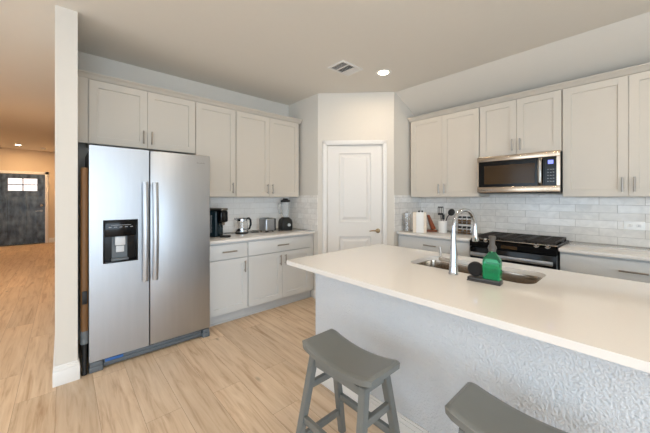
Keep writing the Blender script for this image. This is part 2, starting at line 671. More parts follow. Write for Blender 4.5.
# pantry door
pd = thing('pantry_door', 'white two-panel pantry door in the diagonal corner wall', 'door', (CO1.x, CO1.y, 0), PHI)
del pd['category'], pd['label']
pd.name = 'door_1'
pd['kind'] = 'structure'
bm = bmesh.new()
panel_slab(bm, D0, D1, 0.012, DT, 0.010, 0.035, [(0.282, 0.703, 1.04, 1.955), (0.282, 0.703, 0.2, 0.845)], 0.016, 0.02, True)
obj('door_panel', bm, 'door', pd, smooth=False)
hb = bmesh.new()
kx, kz = 0.797, 0.925
rotx = Matrix.Translation((kx, 0.010, kz)) @ Matrix.Rotation(PI / 2, 4, 'X')
lathe(hb, [(0, 0), (0.031, 0), (0.031, 0.006), (0.027, 0.012), (0.012, 0.014), (0.012, 0.04), (0.0, 0.04)], 24, mtx=rotx)
tube(hb, [(kx, -0.03, kz), (kx - 0.03, -0.034, kz + 0.003), (kx - 0.075, -0.032, kz + 0.004), (kx - 0.115, -0.026, kz - 0.003)], [0.012, 0.01, 0.008, 0.006], 12)
hh = obj('door_handle', hb, 'knob', pd)
for z in (0.25, 1.05, 1.80):
    hb = bmesh.new()
    tube(hb, [(D0 - 0.001, 0.003, z - 0.045), (D0 - 0.001, 0.003, z + 0.045)], 0.007, 10)
    box(hb, D0 + 0.004, D0 + 0.03, 0.0085, 0.0098, z - 0.045, z + 0.045)
    obj('hinge', hb, 'door', pd)


# baseboards
def base(name, x0, x1, y0, y1, h=0.145):
    bm = bmesh.new()
    box(bm, x0, x1, y0, y1, 0, h * 0.72, bev=0.002)
    cx, cy = (x0 + x1) / 2, (y0 + y1) / 2
    box(bm, cx - (x1 - x0) / 2 * 0.999 + 0.002, cx + (x1 - x0) / 2 * 0.999 - 0.002, cy - (y1 - y0) / 2 + 0.002, cy + (y1 - y0) / 2 - 0.002, h * 0.72, h * 0.9, bev=0.002)
    box(bm, x0 + 0.005, x1 - 0.005, y0 + 0.005, y1 - 0.005, h * 0.9, h, bev=0.002)
    return struct(name, bm, 'trim')


bm = bmesh.new()
for h0, h1, ins in ((0, 0.105, 0), (0.105, 0.13, 0.003), (0.13, 0.145, 0.007)):
    t = 0.013 - ins
    box(bm, H0 - t, H1 + t, 2.86 - t, 2.8595, h0, h1, bev=0.0015)
    box(bm, H0 - t, H0 - 0.0005, 2.86, FAR - 0.02, h0, h1, bev=0.0015)
    box(bm, H1 + 0.0005, H1 + t, 2.86, YA - 0.001, h0, h1, bev=0.0015)
struct('baseboard_wing', bm, 'trim')
base('baseboard_far', DX1 + 0.085, H0 - 0.015, FAR - 0.015, FAR - 0.0005)
base('baseboard_pantry', CO1.x - 0.014, CO1.x - 0.0005, CO1.y + 0.0, 3.02, 0.11)
o = base('baseboard_diagonal', 0.0, 0.058, -0.014, -0.0005, 0.11)
diag(o)
o = base('baseboard_diagonal_right', D1 + cw + 0.004, DL, -0.014, -0.0005, 0.11)
diag(o)

# entry door and casing
bm = bmesh.new()
box(bm, DX1 + 0.004, DX1 + 0.075, FAR - 0.02, FAR - 0.0005, 0, 2.13, bev=0.004)
box(bm, DX0 - 0.075, DX0 - 0.004, FAR - 0.02, FAR - 0.0005, 0, 2.13, bev=0.004)
box(bm, DX0 - 0.075, DX1 + 0.075, FAR - 0.02, FAR - 0.0005, 2.055, 2.13, bev=0.004)
struct('trim_2', bm, 'trim')
ed = bpy.data.objects.new('door_2', None)
C.objects.link(ed)
ed['kind'] = 'structure'
ed.location = (DX0, FAR, 0)
W = DX1 - DX0
bm = bmesh.new()
wx0, wx1, wz0, wz1 = 0.15, W - 0.155, 1.55, 1.93
panel_slab(bm, 0, W, 0.02, 2.045, 0.01, 0.045,
           [(wx0, wx1, wz0, wz1), (0.15, W / 2 - 0.06, 0.2, 1.42), (W / 2 + 0.06, W - 0.155, 0.2, 1.42)], 0.012, 0.02)
obj('door_panel', bm, 'entry', ed, smooth=False)
mid = (wx0 + wx1) / 2
for i in range(2):
    for j in range(2):
        px0, px1 = (wx0, mid) if i == 0 else (mid, wx1)
        pz0, pz1 = (wz0, (wz0 + wz1) / 2) if j == 0 else ((wz0 + wz1) / 2, wz1)
        obj('glass_pane', B(px0 + 0.012, px1 - 0.012, 0.006, 0.016, pz0 + 0.012, pz1 - 0.012), 'lite', ed)
hb = bmesh.new()
rotx = Matrix.Translation((W - 0.075, 0.009, 1.13)) @ Matrix.Rotation(PI / 2, 4, 'X')
lathe(hb, [(0, 0), (0.033, 0), (0.033, 0.012), (0.02, 0.02), (0, 0.02)], 20, mtx=rotx)
obj('deadbolt', hb, 'steel2', ed)
hb = bmesh.new()
rotx = Matrix.Translation((W - 0.075, 0.009, 0.97)) @ Matrix.Rotation(PI / 2, 4, 'X')
lathe(hb, [(0, 0), (0.033, 0), (0.033, 0.012), (0.014, 0.02), (0.014, 0.05), (0, 0.05)], 20, mtx=rotx)
tube(hb, [(W - 0.075, -0.04, 0.97), (W - 0.2, -0.04, 0.965)], 0.011, 10)
obj('door_handle', hb, 'steel2', ed)
obj('threshold', B(0, W, -0.05, 0.0, 0.0005, 0.02, bev=0.004), 'blackm', ed)

# backsplashes
TZ = 1.395
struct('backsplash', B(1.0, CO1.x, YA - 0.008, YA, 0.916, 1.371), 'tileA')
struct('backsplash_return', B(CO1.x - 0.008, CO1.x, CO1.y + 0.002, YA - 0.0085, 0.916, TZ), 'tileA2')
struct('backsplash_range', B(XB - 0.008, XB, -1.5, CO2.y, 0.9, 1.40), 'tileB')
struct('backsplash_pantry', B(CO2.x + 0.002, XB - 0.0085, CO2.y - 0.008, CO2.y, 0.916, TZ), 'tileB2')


# crown over the cabinets
def crown(bm, p0, p1, front, back, zb, zt):
    """profile extruded along local x; front is -y"""
    pr = [(back, zb), (front, zb), (front - 0.008, zb + 0.006), (front - 0.014, zb + 0.016), (front - 0.034, zb + 0.034),
          (front - 0.046, zb + 0.038), (front - 0.05, zb + 0.042), (front - 0.05, zt), (back, zt)]
    a = [bm.verts.new((p0, y, z)) for y, z in pr]
    b = [bm.verts.new((p1, y, z)) for y, z in pr]
    bm.faces.new(a)
    bm.faces.new(b[::-1])
    for k in range(len(pr)):
        bm.faces.new((a[k], a[(k + 1) % len(pr)], b[(k + 1) % len(pr)], b[k]))


UA, UB = YA - 0.33, XB - 0.33
ZT = 2.416
bm = bmesh.new()
crown(bm, H1 + 0.001, 2.515, UA + 0.012, UA + 0.12, ZT + 0.001, ZT + 0.048)
struct('trim_3', bm, 'cab')
bm = bmesh.new()
crown(bm, 0, 2.565, 0.012, 0.12, ZT + 0.001, ZT + 0.048)
o = struct('trim_4', bm, 'cab')
o.location = (UB, 2.213, 0)
o.rotation_euler = (0, 0, -PI / 2)


# ------------------------------------------------------------------ cabinets
def pull_bm(vertical=True, L=0.13):
    bm = bmesh.new()
    h = L / 2
    if vertical:
        tube(bm, [(0, -0.03, -h), (0, -0.03, h)], 0.0072, 10)
        for s in (-1, 1):
            tube(bm, [(0, 0.0, s * h * 0.72), (0, -0.03, s * h * 0.72)], 0.0045, 8)
    else:
        tube(bm, [(-h, -0.03, 0), (h, -0.03, 0)], 0.0072, 10)
        for s in (-1, 1):
            tube(bm, [(s * h * 0.72, 0.0, 0), (s * h * 0.72, -0.03, 0)], 0.0045, 8)
    return bm


def door_part(root, x0, x1, z0, z1, hx=None, hz=None, fr=0.062, m='cab'):
    bm = bmesh.new()
    panel_slab(bm, x0, x1, z0, z1, 0.0, 0.019, [(x0 + fr, x1 - fr, z0 + fr, z1 - fr)], 0.010, 0.008)
    d = obj('door', bm, m, root, smooth=False)
    if hx is not None:
        h = obj('handle', pull_bm(True, 0.125), 'steel2', d)
        h.location = (hx, 0, hz)
    return d


def drawer_part(root, x0, x1, z0, z1):
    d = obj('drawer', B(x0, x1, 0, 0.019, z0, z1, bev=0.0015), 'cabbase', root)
    h = obj('handle', pull_bm(False, 0.16), 'steel2', d)
    h.location = ((x0 + x1) / 2, 0, (z0 + z1) / 2)
    return d


def upper(name, label, loc, rz, w, z0, z1, split=None, hside='r', group=None, depth=0.33):
    t = thing(name, label, 'cabinet', loc, rz, group)
    obj('body', B(0.001, w - 0.001, 0.0205, depth - 0.010, z0, z1), 'cab', t)
    g = 0.006
    hz = z0 + 0.105
    if split is None:
        door_part(t, g, w - g, z0 + 0.003, z1 - 0.006, w - 0.045 if hside == 'r' else 0.045, hz)
    else:
        door_part(t, g, split - 0.0015, z0 + 0.003, z1 - 0.006, split - 0.036, hz)
        door_part(t, split + 0.0015, w - g, z0 + 0.003, z1 - 0.006, split + 0.036, hz)
    return t


GA = 'upper cabinets on the refrigerator wall'
t = upper('upper_cabinet', 'greige two-door wall cabinet above the stainless refrigerator', (0.161, UA, 0), 0, 0.9085, 1.845, ZT, 0.4545, group=GA)
obj('filler_panel', B(-0.080, -0.001, 0.004, 0.022, 1.845, ZT), 'cab', t)
upper('upper_cabinet', 'tall greige wall cabinet with a single door, right of the refrigerator top', (1.0695, UA, 0), 0, 0.4655, 1.372, ZT, None, 'r', group=GA)
upper('upper_cabinet', 'tall greige two-door wall cabinet above the toaster and blender', (1.535, UA, 0), 0, 0.942, 1.372, ZT, 0.462, group=GA)
GB = 'upper cabinets on the range wall'
R9 = -PI / 2
upper('upper_cabinet', 'greige two-door wall cabinet between the pantry corner and the microwave', (UB, 2.188, 0), R9, 0.899, 1.372, ZT, 0.451, group=GB)
upper('upper_cabinet', 'short greige two-door wall cabinet directly above the microwave', (UB, 1.289, 0), R9, 0.749, 1.82, ZT, 0.3695, group=GB)
upper('upper_cabinet', 'greige two-door wall cabinet right of the microwave, cut by the frame', (UB, 0.540, 0), R9, 0.888, 1.372, ZT, 0.444, group=GB)


def lower(label, loc, rz, w, split=None, group=None, filler=0.0, depth=0.60, right_handle=True):
    t = thing('base_cabinet', label, 'cabinet', loc, rz, group)
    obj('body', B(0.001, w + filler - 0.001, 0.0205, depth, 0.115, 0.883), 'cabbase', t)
    bm = bmesh.new()
    box(bm, 0.001, w + filler - 0.001, 0.075, 0.09, 0.0005, 0.114)
    box(bm, 0.001, w + filler - 0.001, 0.063, 0.0745, 0.0005, 0.02, bev=0.004)
    obj('toe_kick', bm, 'toe', t)
    g = 0.006
    drawer_part(t, g, w - g, 0.705, 0.862)
    if split is None:
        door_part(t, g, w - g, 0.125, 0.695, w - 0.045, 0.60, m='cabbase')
    else:
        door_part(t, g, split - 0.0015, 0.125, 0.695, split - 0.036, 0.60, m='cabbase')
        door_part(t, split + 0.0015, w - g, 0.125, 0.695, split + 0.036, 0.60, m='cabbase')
    return t


BA, BB = YA - 0.61, XB - 0.61
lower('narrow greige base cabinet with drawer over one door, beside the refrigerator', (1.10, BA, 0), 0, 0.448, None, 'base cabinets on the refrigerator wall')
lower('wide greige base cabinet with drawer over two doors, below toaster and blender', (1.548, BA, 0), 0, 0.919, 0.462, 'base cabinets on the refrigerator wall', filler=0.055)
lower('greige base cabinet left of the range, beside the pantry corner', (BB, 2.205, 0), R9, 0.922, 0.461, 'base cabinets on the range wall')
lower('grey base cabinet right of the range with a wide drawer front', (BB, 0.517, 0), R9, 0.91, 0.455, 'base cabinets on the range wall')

tag(obj('countertop', B(1.10, 2.519, BA - 0.028, YA - 0.009, 0.8845, 0.914, bev=0.003), 'quartz'), 'white quartz countertop right of the refrigerator, under coffee maker and blender', 'countertop')
tag(obj('countertop', B(BB - 0.028, XB - 0.009, 1.282, 2.21, 0.8845, 0.914, bev=0.003), 'quartz'), 'white quartz countertop left of the range, under the utensil crock', 'countertop')
tag(obj('countertop', B(BB - 0.028, XB - 0.009, -0.40, 0.519, 0.8845, 0.914, bev=0.003), 'quartz'), 'white quartz countertop right of the range, below the wall outlet', 'countertop')

# ------------------------------------------------------------------ refrigerator
fr = thing('refrigerator', 'stainless steel side-by-side refrigerator with a black ice and water dispenser', 'refrigerator', (0.147, 2.873, 0))
FW, FH = 0.924, 1.771
obj('body', B(0.006, FW - 0.006, 0.075, 0.70, 0.03, FH - 0.02, bev=0.004), 'fridgeside', fr)
obj('gasket', B(0.012, FW - 0.012, 0.058, 0.0745, 0.09, FH - 0.012), 'gasket', fr)
sx = 0.406
dz0 = 0.087


def fdoor(x0, x1):
    return B(x0, x1, 0.0, 0.0575, dz0, FH, bev=0.007, seg=3)


dl = bmesh.new()
# freezer door with a real recess for the dispenser
rx0, rx1, rz0, rz1 = 0.085, 0.321, 0.837, 1.184
for a0, a1, b0, b1 in ((0, rx0, dz0, FH), (rx1, sx - 0.004, dz0, FH), (rx0, rx1, dz0, rz0), (rx0, rx1, rz1, FH)):
    box(dl, a0, a1, 0.0, 0.0575, b0, b1)
bmesh.ops.remove_doubles(dl, verts=dl.verts[:], dist=1e-5)
d1 = obj('freezer_door', dl, 'steel', fr, smooth=False)
d2 = obj('door', fdoor(sx + 0.004, FW), 'steel', fr)


def bow(x):
    bm = bmesh.new()
    z0, z1 = 0.655, 1.495
    n = 18
    pts = []
    for k in range(n + 1):
        u = k / n
        z = z0 + (z1 - z0) * u
        y = -0.036 - 0.026 * math.sin(PI * u)
        pts.append((x, y, z))
    tube(bm, pts, 0.0225, 14, flat=(0.55, 1.0) if False else (1.0, 0.62))
    for s in (z0 + 0.03, z1 - 0.03):
        box(bm, x - 0.012, x + 0.012, -0.038, 0.0, s - 0.02, s + 0.02, bev=0.004)
    return bm


obj('handle', bow(sx - 0.037), 'steel', d1)
obj('handle', bow(sx + 0.037), 'steel', d2)
db = bmesh.new()
box(db, rx0 + 0.001, rx1 - 0.001, 0.045, 0.055, rz0 + 0.001, rz1 - 0.001)
box(db, rx0 + 0.001, rx0 + 0.012, -0.004, 0.045, rz0 + 0.001, rz1 - 0.001, bev=0.003)
box(db, rx1 - 0.012, rx1 - 0.001, -0.004, 0.045, rz0 + 0.001, rz1 - 0.001, bev=0.003)
box(db, rx0 + 0.012, rx1 - 0.012, -0.004, 0.045, rz0 + 0.001, rz0 + 0.014, bev=0.003)
obj('dispenser_housing', db, 'black', d1)
db = bmesh.new()
box(db, rx0 + 0.012, rx1 - 0.012, -0.005, 0.044, rz1 - 0.135, rz1 - 0.001, bev=0.004)
obj('dispenser_panel', db, 'black', d1)
db = bmesh.new()
for k in range(5):
    x = rx0 + 0.035 + k * 0.036
    box(db, x, x + 0.02, -0.0062, -0.0052, rz1 - 0.062, rz1 - 0.056)
box(db, rx0 + 0.05, rx1 - 0.05, -0.0062, -0.0052, rz1 - 0.045, rz1 - 0.041)
obj('dispenser_marking', db, 'grey_mark', d1)
db = bmesh.new()
box(db, 0.165, 0.235, 0.010, 0.040, rz1 - 0.21, rz1 - 0.136, bev=0.006)
box(db, 0.172, 0.228, 0.026, 0.0355, rz0 + 0.08, rz1 - 0.215, bev=0.004)
obj('dispenser_paddle', db, 'ltplast', d1)
db = bmesh.new()
box(db, 0.14, 0.255, 0.0, 0.044, rz0 + 0.015, rz0 + 0.032, bev=0.003)
box(db, 0.145, 0.25, 0.036, 0.0445, rz0 + 0.033, rz1 - 0.14)
obj('dispenser_tray', db, 'greypl', d1)
gb = bmesh.new()
box(gb, 0.09, FW - 0.07, 0.03, 0.055, 0.012, 0.075, bev=0.006)
box(gb, 0.09, FW - 0.07, 0.018, 0.032, 0.036, 0.05, bev=0.003)
obj('toe_grille', gb, 'greypl', fr)
for x0, x1 in ((0.0, 0.088), (FW - 0.068, FW)):
    f = bmesh.new()
    box(f, x0, x1, 0.004, 0.07, 0.0005, 0.045, bev=0.005)
    box(f, x0 + 0.004, x1 - 0.004, 0.0, 0.068, 0.046, 0.080, bev=0.006)
    obj('hinge_cover', f, 'greypl', fr)
obj('tape_strip', B(0.10, 0.22, 0.010, 0.0175, 0.055, 0.078, bev=0.002), 'blue', fr)
lb = bmesh.new()
xs = FW - 0.125
for k in range(9):
    hgt = 0.012 if k in (0, 1, 5, 7) else 0.008
    box(lb, xs + k * 0.0085, xs + k * 0.0085 + 0.005, -0.0012, -0.0002, 1.690, 1.690 + hgt)
obj('badge', lb, 'grey_mark', d2)

# tall brown tool in the gap between wall end and fridge
t = thing('stick_cleaner', 'slim brown upright cleaner with grey cuff, in gap left of refrigerator', 'cleaning tool', (0.1205, 2.895, 0))
bm = bmesh.new()
lathe(bm, [(0, 0), (0.018, 0), (0.018, 0.02), (0.014, 0.03), (0.014, 0.24), (0, 0.24)], 20, c=(0, 0, 0.0005))
obj('base', bm, 'blackm', t)
bm = bmesh.new()
lathe(bm, [(0, 0.24), (0.0245, 0.24), (0.0255, 0.25), (0.0255, 0.262), (0.0235, 0.265), (0.0235, 0.29), (0.0255, 0.293), (0.0255, 0.33), (0.022, 0.34), (0, 0.34)], 24)
obj('cuff', bm, 'greypl', t)
bm = bmesh.new()
lathe(bm, [(0, 0.34), (0.0235, 0.34), (0.0245, 0.5), (0.0235, 1.58), (0.02, 1.595), (0, 1.595)], 24)
obj('tube', bm, 'brown', t)
bm = bmesh.new()
box(bm, -0.016, 0.016, -0.036, -0.0245, 0.55, 0.65, bev=0.006)
obj('clip', bm, 'blackm', t)

# ------------------------------------------------------------------ microwave
mw = thing('microwave', 'stainless over-the-range microwave with black glass door and blue display', 'microwave', (3.50, 1.286, 1.413), R9)
MW, MH = 0.743, 0.404
obj('body', B(0.002, MW - 0.002, 0.028, 0.398, 0.0, MH, bev=0.003), 'blackm', mw)
bm = bmesh.new()
box(bm, 0, MW, 0, 0.0275, MH - 0.055, MH, bev=0.004)
box(bm, 0, MW, 0, 0.0275, 0.008, 0.068, bev=0.004)
box(bm, 0, 0.016, 0, 0.0275, 0.0685, MH - 0.0555)
box(bm, MW - 0.026, MW, 0, 0.0275, 0.0685, MH - 0.0555)
obj('front_frame', bm, 'bronze', mw)
dm = obj('door', B(0.0165, 0.622, 0.002, 0.027, 0.0685, MH - 0.0555), 'black', mw)
obj('window', B(0.075, 0.545, 0.0005, 0.0018, 0.098, MH - 0.105), 'glassdark', dm)
bm = bmesh.new()
tube(bm, [(0.590, -0.004, 0.078), (0.590, -0.03, 0.10), (0.590, -0.036, 0.20), (0.590, -0.03, MH - 0.09), (0.590, -0.004, MH - 0.064)], 0.017, 14, flat=(0.6, 1.0))
obj('handle', bm, 'steel2', dm)
cp = obj('control_panel', B(0.6245, MW - 0.0265, 0.001, 0.0272, 0.0685, MH - 0.0555), 'black', mw)
obj('display', B(0.650, 0.692, -0.0006, 0.0009, MH - 0.125, MH - 0.088), 'display', cp)
for j in range(5):
    for i in range(3):
        obj('key', B(0.645 + i * 0.021, 0.645 + i * 0.021 + 0.012, -0.0004, 0.0009, 0.105 + j * 0.029, 0.105 + j * 0.029 + 0.008), 'grey_mark', cp)
bm = bmesh.new()
for i in range(12):
    box(bm, 0.06 + i * 0.052, 0.10 + i * 0.052, 0.06, 0.30, -0.003, -0.0005)
obj('vent_grille', bm, 'blackm', mw)

# ------------------------------------------------------------------ range
rg = thing('range', 'black and stainless gas range between the base cabinets', 'oven', (3.25, 1.272, 0), R9)
RW = 0.744
obj('body', B(0.002, RW - 0.002, 0.052, 0.645, 0.06, 0.884, bev=0.002), 'blackm', rg)
obj('cooktop', B(0.0, RW, 0.062, 0.648, 0.8855, 0.922, bev=0.006), 'black', rg)
bm = bmesh.new()
pr = [(0.010, 0.845), (0.061, 0.845), (0.061, 0.9215), (0.05, 0.9215), (0.010, 0.895)]
a = [bm.verts.new((0.0, y, z)) for y, z in pr]
b = [bm.verts.new((RW, y, z)) for y, z in pr]
bm.faces.new(a)
bm.faces.new(b[::-1])
for k in range(5):
    bm.faces.new((a[k], a[(k + 1) % 5], b[(k + 1) % 5], b[k]))
cp = obj('control_panel', bm, 'black', rg)
obj('trim_strip', B(0.0, RW, 0.036, 0.0615, 0.9225, 0.9285, bev=0.002), 'bronze', rg)
sl = math.atan2(0.0265, 0.04)
for x in (0.07, 0.155, 0.59, 0.675):
    bm = bmesh.new()
    mt = Matrix.Translation((x, 0.028, 0.9085)) @ Matrix.Rotation(math.radians(32), 4, 'X')
    lathe(bm, [(0, 0), (0.021, 0), (0.021, 0.006), (0.017, 0.008), (0.016, 0.028), (0.013, 0.031), (0, 0.031)], 22, mtx=mt)
    obj('knob', bm, 'chrome', cp)
obj('display', B(0.30, 0.44, 0.0085, 0.0098, 0.855, 0.885), 'glassdark', cp)
# grates: three sections
for gi in range(3):
    gb = bmesh.new()
    x0 = 0.022 + gi * 0.236
    x1 = x0 + 0.228
    z0, z1 = 0.936, 0.952
    for x in (x0, x1 - 0.012):
        box(gb, x, x + 0.012, 0.085, 0.625, z0, z1, bev=0.002)
    for y in (0.085, 0.346, 0.613):
        box(gb, x0, x1, y, y + 0.012, z0, z1, bev=0.002)
    xm = (x0 + x1) / 2
    box(gb, xm - 0.005, xm + 0.005, 0.085, 0.625, z0, z1, bev=0.002)
    for y in (0.17, 0.225, 0.28, 0.42, 0.475, 0.53):
        box(gb, x0, x1, y, y + 0.008, z0 + 0.002, z1 - 0.002)
    for x in (x0, x1 - 0.012):
        for y in (0.088, 0.61):
            box(gb, x, x + 0.012, y, y + 0.012, 0.9225, z0)
    obj('grate', gb, 'iron', rg)
for x, y in ((0.13, 0.22), (0.13, 0.48), (0.61, 0.22), (0.61, 0.48), (0.37, 0.35)):
    bm = bmesh.new()
    lathe(bm, [(0, 0.9225), (0.045, 0.9225), (0.04, 0.93), (0.03, 0.931), (0.03, 0.9345), (0, 0.9345)], 24, c=(x, y, 0))
    obj('burner', bm, 'blackm', rg)
od = obj('oven_door', B(0.004, RW - 0.004, 0.008, 0.0515, 0.235, 0.838, bev=0.004), 'black', rg)
obj('window', B(0.12, RW - 0.12, 0.0065, 0.0078, 0.36, 0.68), 'glassdark', od)
bm = bmesh.new()
box(bm, 0.02, RW - 0.02, -0.045, -0.025, 0.752, 0.792, bev=0.007)
for x in (0.05, RW - 0.07):
    box(bm, x, x + 0.02, -0.027, 0.008, 0.76, 0.784, bev=0.003)
obj('handle', bm, 'steel', od)
obj('drawer', B(0.004, RW - 0.004, 0.008, 0.0515, 0.075, 0.228, bev=0.004), 'bronze', rg)
obj('side_trim', B(RW - 0.003, RW, 0.008, 0.061, 0.08, 0.843), 'greypl', rg)
for x in (0.04, RW - 0.04):
    for y in (0.09, 0.6):
        bm = bmesh.new()
        lathe(bm, [(0, 0.0005), (0.02, 0.0005), (0.02, 0.01), (0.012, 0.02), (0.012, 0.06), (0, 0.06)], 14, c=(x, y, 0))
        obj('foot', bm, 'blackm', rg)

# ------------------------------------------------------------------ island
IF, IBK, ILE = 1.188, 2.284, 1.734
IRE = -1.75
SX0, SX1, SY0, SY1 = 1.775, 2.135, 0.385, 1.115
isl = thing('kitchen_island', 'pale textured drywall island base with a white baseboard', 'island', (1.415, 1.672, 0))
bm = bmesh.new()
bx0, bx1 = 0.0, IBK - 0.03 - 1.415
by0, by1 = IRE + 0.06 - 1.672, 0.0
box(bm, bx0, bx0 + 0.115, by0, by1, 0.0005, 0.8835)
box(bm, bx0 + 0.115, bx1, by1 - 0.1, by1, 0.0005, 0.8835)
box(bm, bx0 + 0.115, bx1, by0, by0 + 0.1, 0.0005, 0.8835)
box(bm, bx1 - 0.02, bx1, by0 + 0.1, by1 - 0.1, 0.1, 0.8835)
obj('body', bm, 'islandwall', isl, smooth=False)
bm = bmesh.new()
for h0, h1, t_ in ((0.0005, 0.105, 0.015), (0.105, 0.130, 0.011), (0.130, 0.145, 0.007)):
    box(bm, -t_, -0.0005, by0, by1 + t_, h0, h1, bev=0.0015)
    box(bm, 0, bx1, by1 + 0.0005, by1 + t_, h0, h1, bev=0.0015)
obj('baseboard', bm, 'trim', isl)


def rrect(x0, x1, y0, y1, r, n=8):
    pts = []
    for cx, cy, a0 in ((x1 - r, y1 - r, 0), (x0 + r, y1 - r, PI / 2), (x0 + r, y0 + r, PI), (x1 - r, y0 + r, 1.5 * PI)):
        for k in range(n + 1):
            a = a0 + PI / 2 * k / n
            pts.append((cx + r * math.cos(a), cy + r * math.sin(a)))
    return pts


bm = bmesh.new()
outer = rrect(IF, IBK, IRE, ILE, 0.012, 3)
inner = rrect(SX0, SX1, SY0, SY1, 0.075, 8)
for z in (0.914, 0.8845):
    vo = [bm.verts.new((x, y, z)) for x, y in outer]
    vi = [bm.verts.new((x, y, z)) for x, y in inner]
    es = [bm.edges.new((vo[k], vo[(k + 1) % len(vo)])) for k in range(len(vo))]
    es += [bm.edges.new((vi[k], vi[(k + 1) % len(vi)])) for k in range(len(vi))]
    bmesh.ops.triangle_fill(bm, edges=es, use_beauty=True)
    if z == 0.914:
        to, ti = vo, vi
for A_, B_ in ((to, vo), (ti, vi)):
    for k in range(len(A_)):
        bm.faces.new((A_[k], A_[(k + 1) % len(A_)], B_[(k + 1) % len(B_)], B_[k]))
tag(obj('island_countertop', bm, 'quartz'), 'long white quartz island countertop with undermount sink cutout, in the foreground', 'countertop')

# sink
sk = thing('kitchen_sink', 'stainless undermount single-bowl sink set in the island countertop', 'sink', ((SX0 + SX1) / 2, (SY0 + SY1) / 2, 0.66))
cx, cy = (SX0 + SX1) / 2, (SY0 + SY1) / 2
bm = bmesh.new()
hx, hy = (SX1 - SX0) / 2, (SY1 - SY0) / 2
levels = [(0.022, 0.2235), (-0.004, 0.2235), (-0.006, 0.215), (-0.012, 0.03), (-0.03, 0.008), (-0.07, 0.002), ]
rings = []
for g, z in levels:
    r = max(0.03, 0.075 + g)
    rings.append([bm.verts.new((x, y, z)) for x, y in rrect(-hx - g, hx + g, -hy - g, hy + g, r, 8)])
for a, b in zip(rings, rings[1:]):
    for k in range(len(a)):
        bm.faces.new((a[k], a[(k + 1) % len(a)], b[(k + 1) % len(a)], b[k]))
bm.faces.new(rings[-1])
o = obj('basin', bm, 'chrome', sk)
md = o.modifiers.new('thickness', 'SOLIDIFY')
md.thickness = 0.0015
M['sinksteel'] = mat('sink_steel', rgb(176, 164, 150), 0.2, metal=1.0)  # brown reflections in the bowl put into the steel colour
o.data.materials[0] = M['sinksteel']
bm = bmesh.new()
lathe(bm, [(0, 0.0045), (0.03, 0.0045), (0.045, 0.006), (0.056, 0.006), (0.057, 0.003), (0, 0.003)], 28)
obj('drain', bm, 'chrome', sk)

# faucet
fx, fy = 1.70, 0.755
fc = thing('kitchen_faucet', 'tall chrome gooseneck pull-down faucet on the island beside the sink', 'faucet', (fx, fy, 0.9145))
bm = bmesh.new()
lathe(bm, [(0, 0), (0.028, 0), (0.029, 0.004), (0.026, 0.01), (0.023, 0.05), (0.020, 0.12), (0.0155, 0.18), (0.0135, 0.24), (0, 0.24)], 28)
obj('body', bm, 'chrome', fc)
bm = bmesh.new()
pts = [(0, 0, 0.238), (0, 0, 0.25)]
rr = 0.106
yd = -0.02
for k in range(0, 25):
    a = PI - (PI * 1.05) * k / 24
    pts.append((rr + rr * math.cos(a), yd * (1 - math.cos(PI * k / 24)) / 2 * 2, 0.268 + rr * 1.0 * math.sin(a)))
tube(bm, pts, 0.0115, 16)
obj('spout', bm, 'chrome', fc)
e = pts[-1]
bm = bmesh.new()
tube(bm, [(e[0], e[1], e[2] + 0.004), (e[0] + 0.001, e[1], e[2] - 0.03), (e[0] + 0.005, e[1], e[2] - 0.065), (e[0] + 0.006, e[1], e[2] - 0.075)], [0.013, 0.0155, 0.019, 0.017], 18)
obj('spray_head', bm, 'chrome', fc)
bm = bmesh.new()
tube(bm, [(0, 0.018, 0.075), (0, 0.085, 0.078)], 0.0125, 16)
tube(bm, [(0, 0.075, 0.08), (0.003, 0.080, 0.105), (0.006, 0.086, 0.150)], [0.0075, 0.006, 0.0055], 12)
obj('handle', bm, 'steel2', fc)

# caddy with brush and green soap bottle
cd = thing('sink_caddy', 'dark low tray holding green soap bottle and round scrubber, beside sink', 'tray', (1.670, 0.575, 0.9145), math.radians(4))
bm = bmesh.new()
box(bm, -0.036, 0.036, -0.080, 0.080, 0.0, 0.006, bev=0.002)
box(bm, -0.034, 0.034, -0.078, 0.078, 0.006, 0.022, bev=0.004)
obj('tray', bm, 'scrub2', cd)
bt = thing('soap_bottle', 'green glass pump soap bottle with grey collar and pump', 'soap bottle', (1.668, 0.538, 0.937), math.radians(4))
bm = bmesh.new()


def sq_loft(bm, secs, n=6):
    rings = []
    for wx, wy, r, z in secs:
        rings.append([bm.verts.new((x, y, z)) for x, y in rrect(-wx, wx, -wy, wy, r, n)])
    for a, b in zip(rings, rings[1:]):
        for k in range(len(a)):
            bm.faces.new((a[k], a[(k + 1) % len(a)], b[(k + 1) % len(a)], b[k]))
    bm.faces.new(rings[0][::-1])
    bm.faces.new(rings[-1])


sq_loft(bm, [(0.026, 0.038, 0.008, 0.0), (0.029, 0.041, 0.010, 0.005), (0.029, 0.041, 0.010, 0.095), (0.026, 0.036, 0.012, 0.112), (0.016, 0.019, 0.0155, 0.135), (0.014, 0.014, 0.0139, 0.146)])
obj('bottle', bm, 'green', bt)
bm = bmesh.new()
sq_loft(bm, [(0.024, 0.036, 0.008, 0.004), (0.0255, 0.0375, 0.009, 0.008), (0.0255, 0.0375, 0.009, 0.082)])
obj('liquid', bm, 'greenliq', bt)
bm = bmesh.new()
lathe(bm, [(0, 0.1465), (0.0175, 0.1465), (0.018, 0.158), (0.0215, 0.160), (0.020, 0.170), (0.0135, 0.180), (0.012, 0.190), (0.0135, 0.205), (0.017, 0.222), (0.015, 0.226), (0, 0.226)], 22)
tube(bm, [(0, 0, 0.216), (0.020, -0.004, 0.217), (0.030, -0.006, 0.212)], 0.006, 10)
obj('pump', bm, 'pumpg', bt)
sb = bmesh.new()
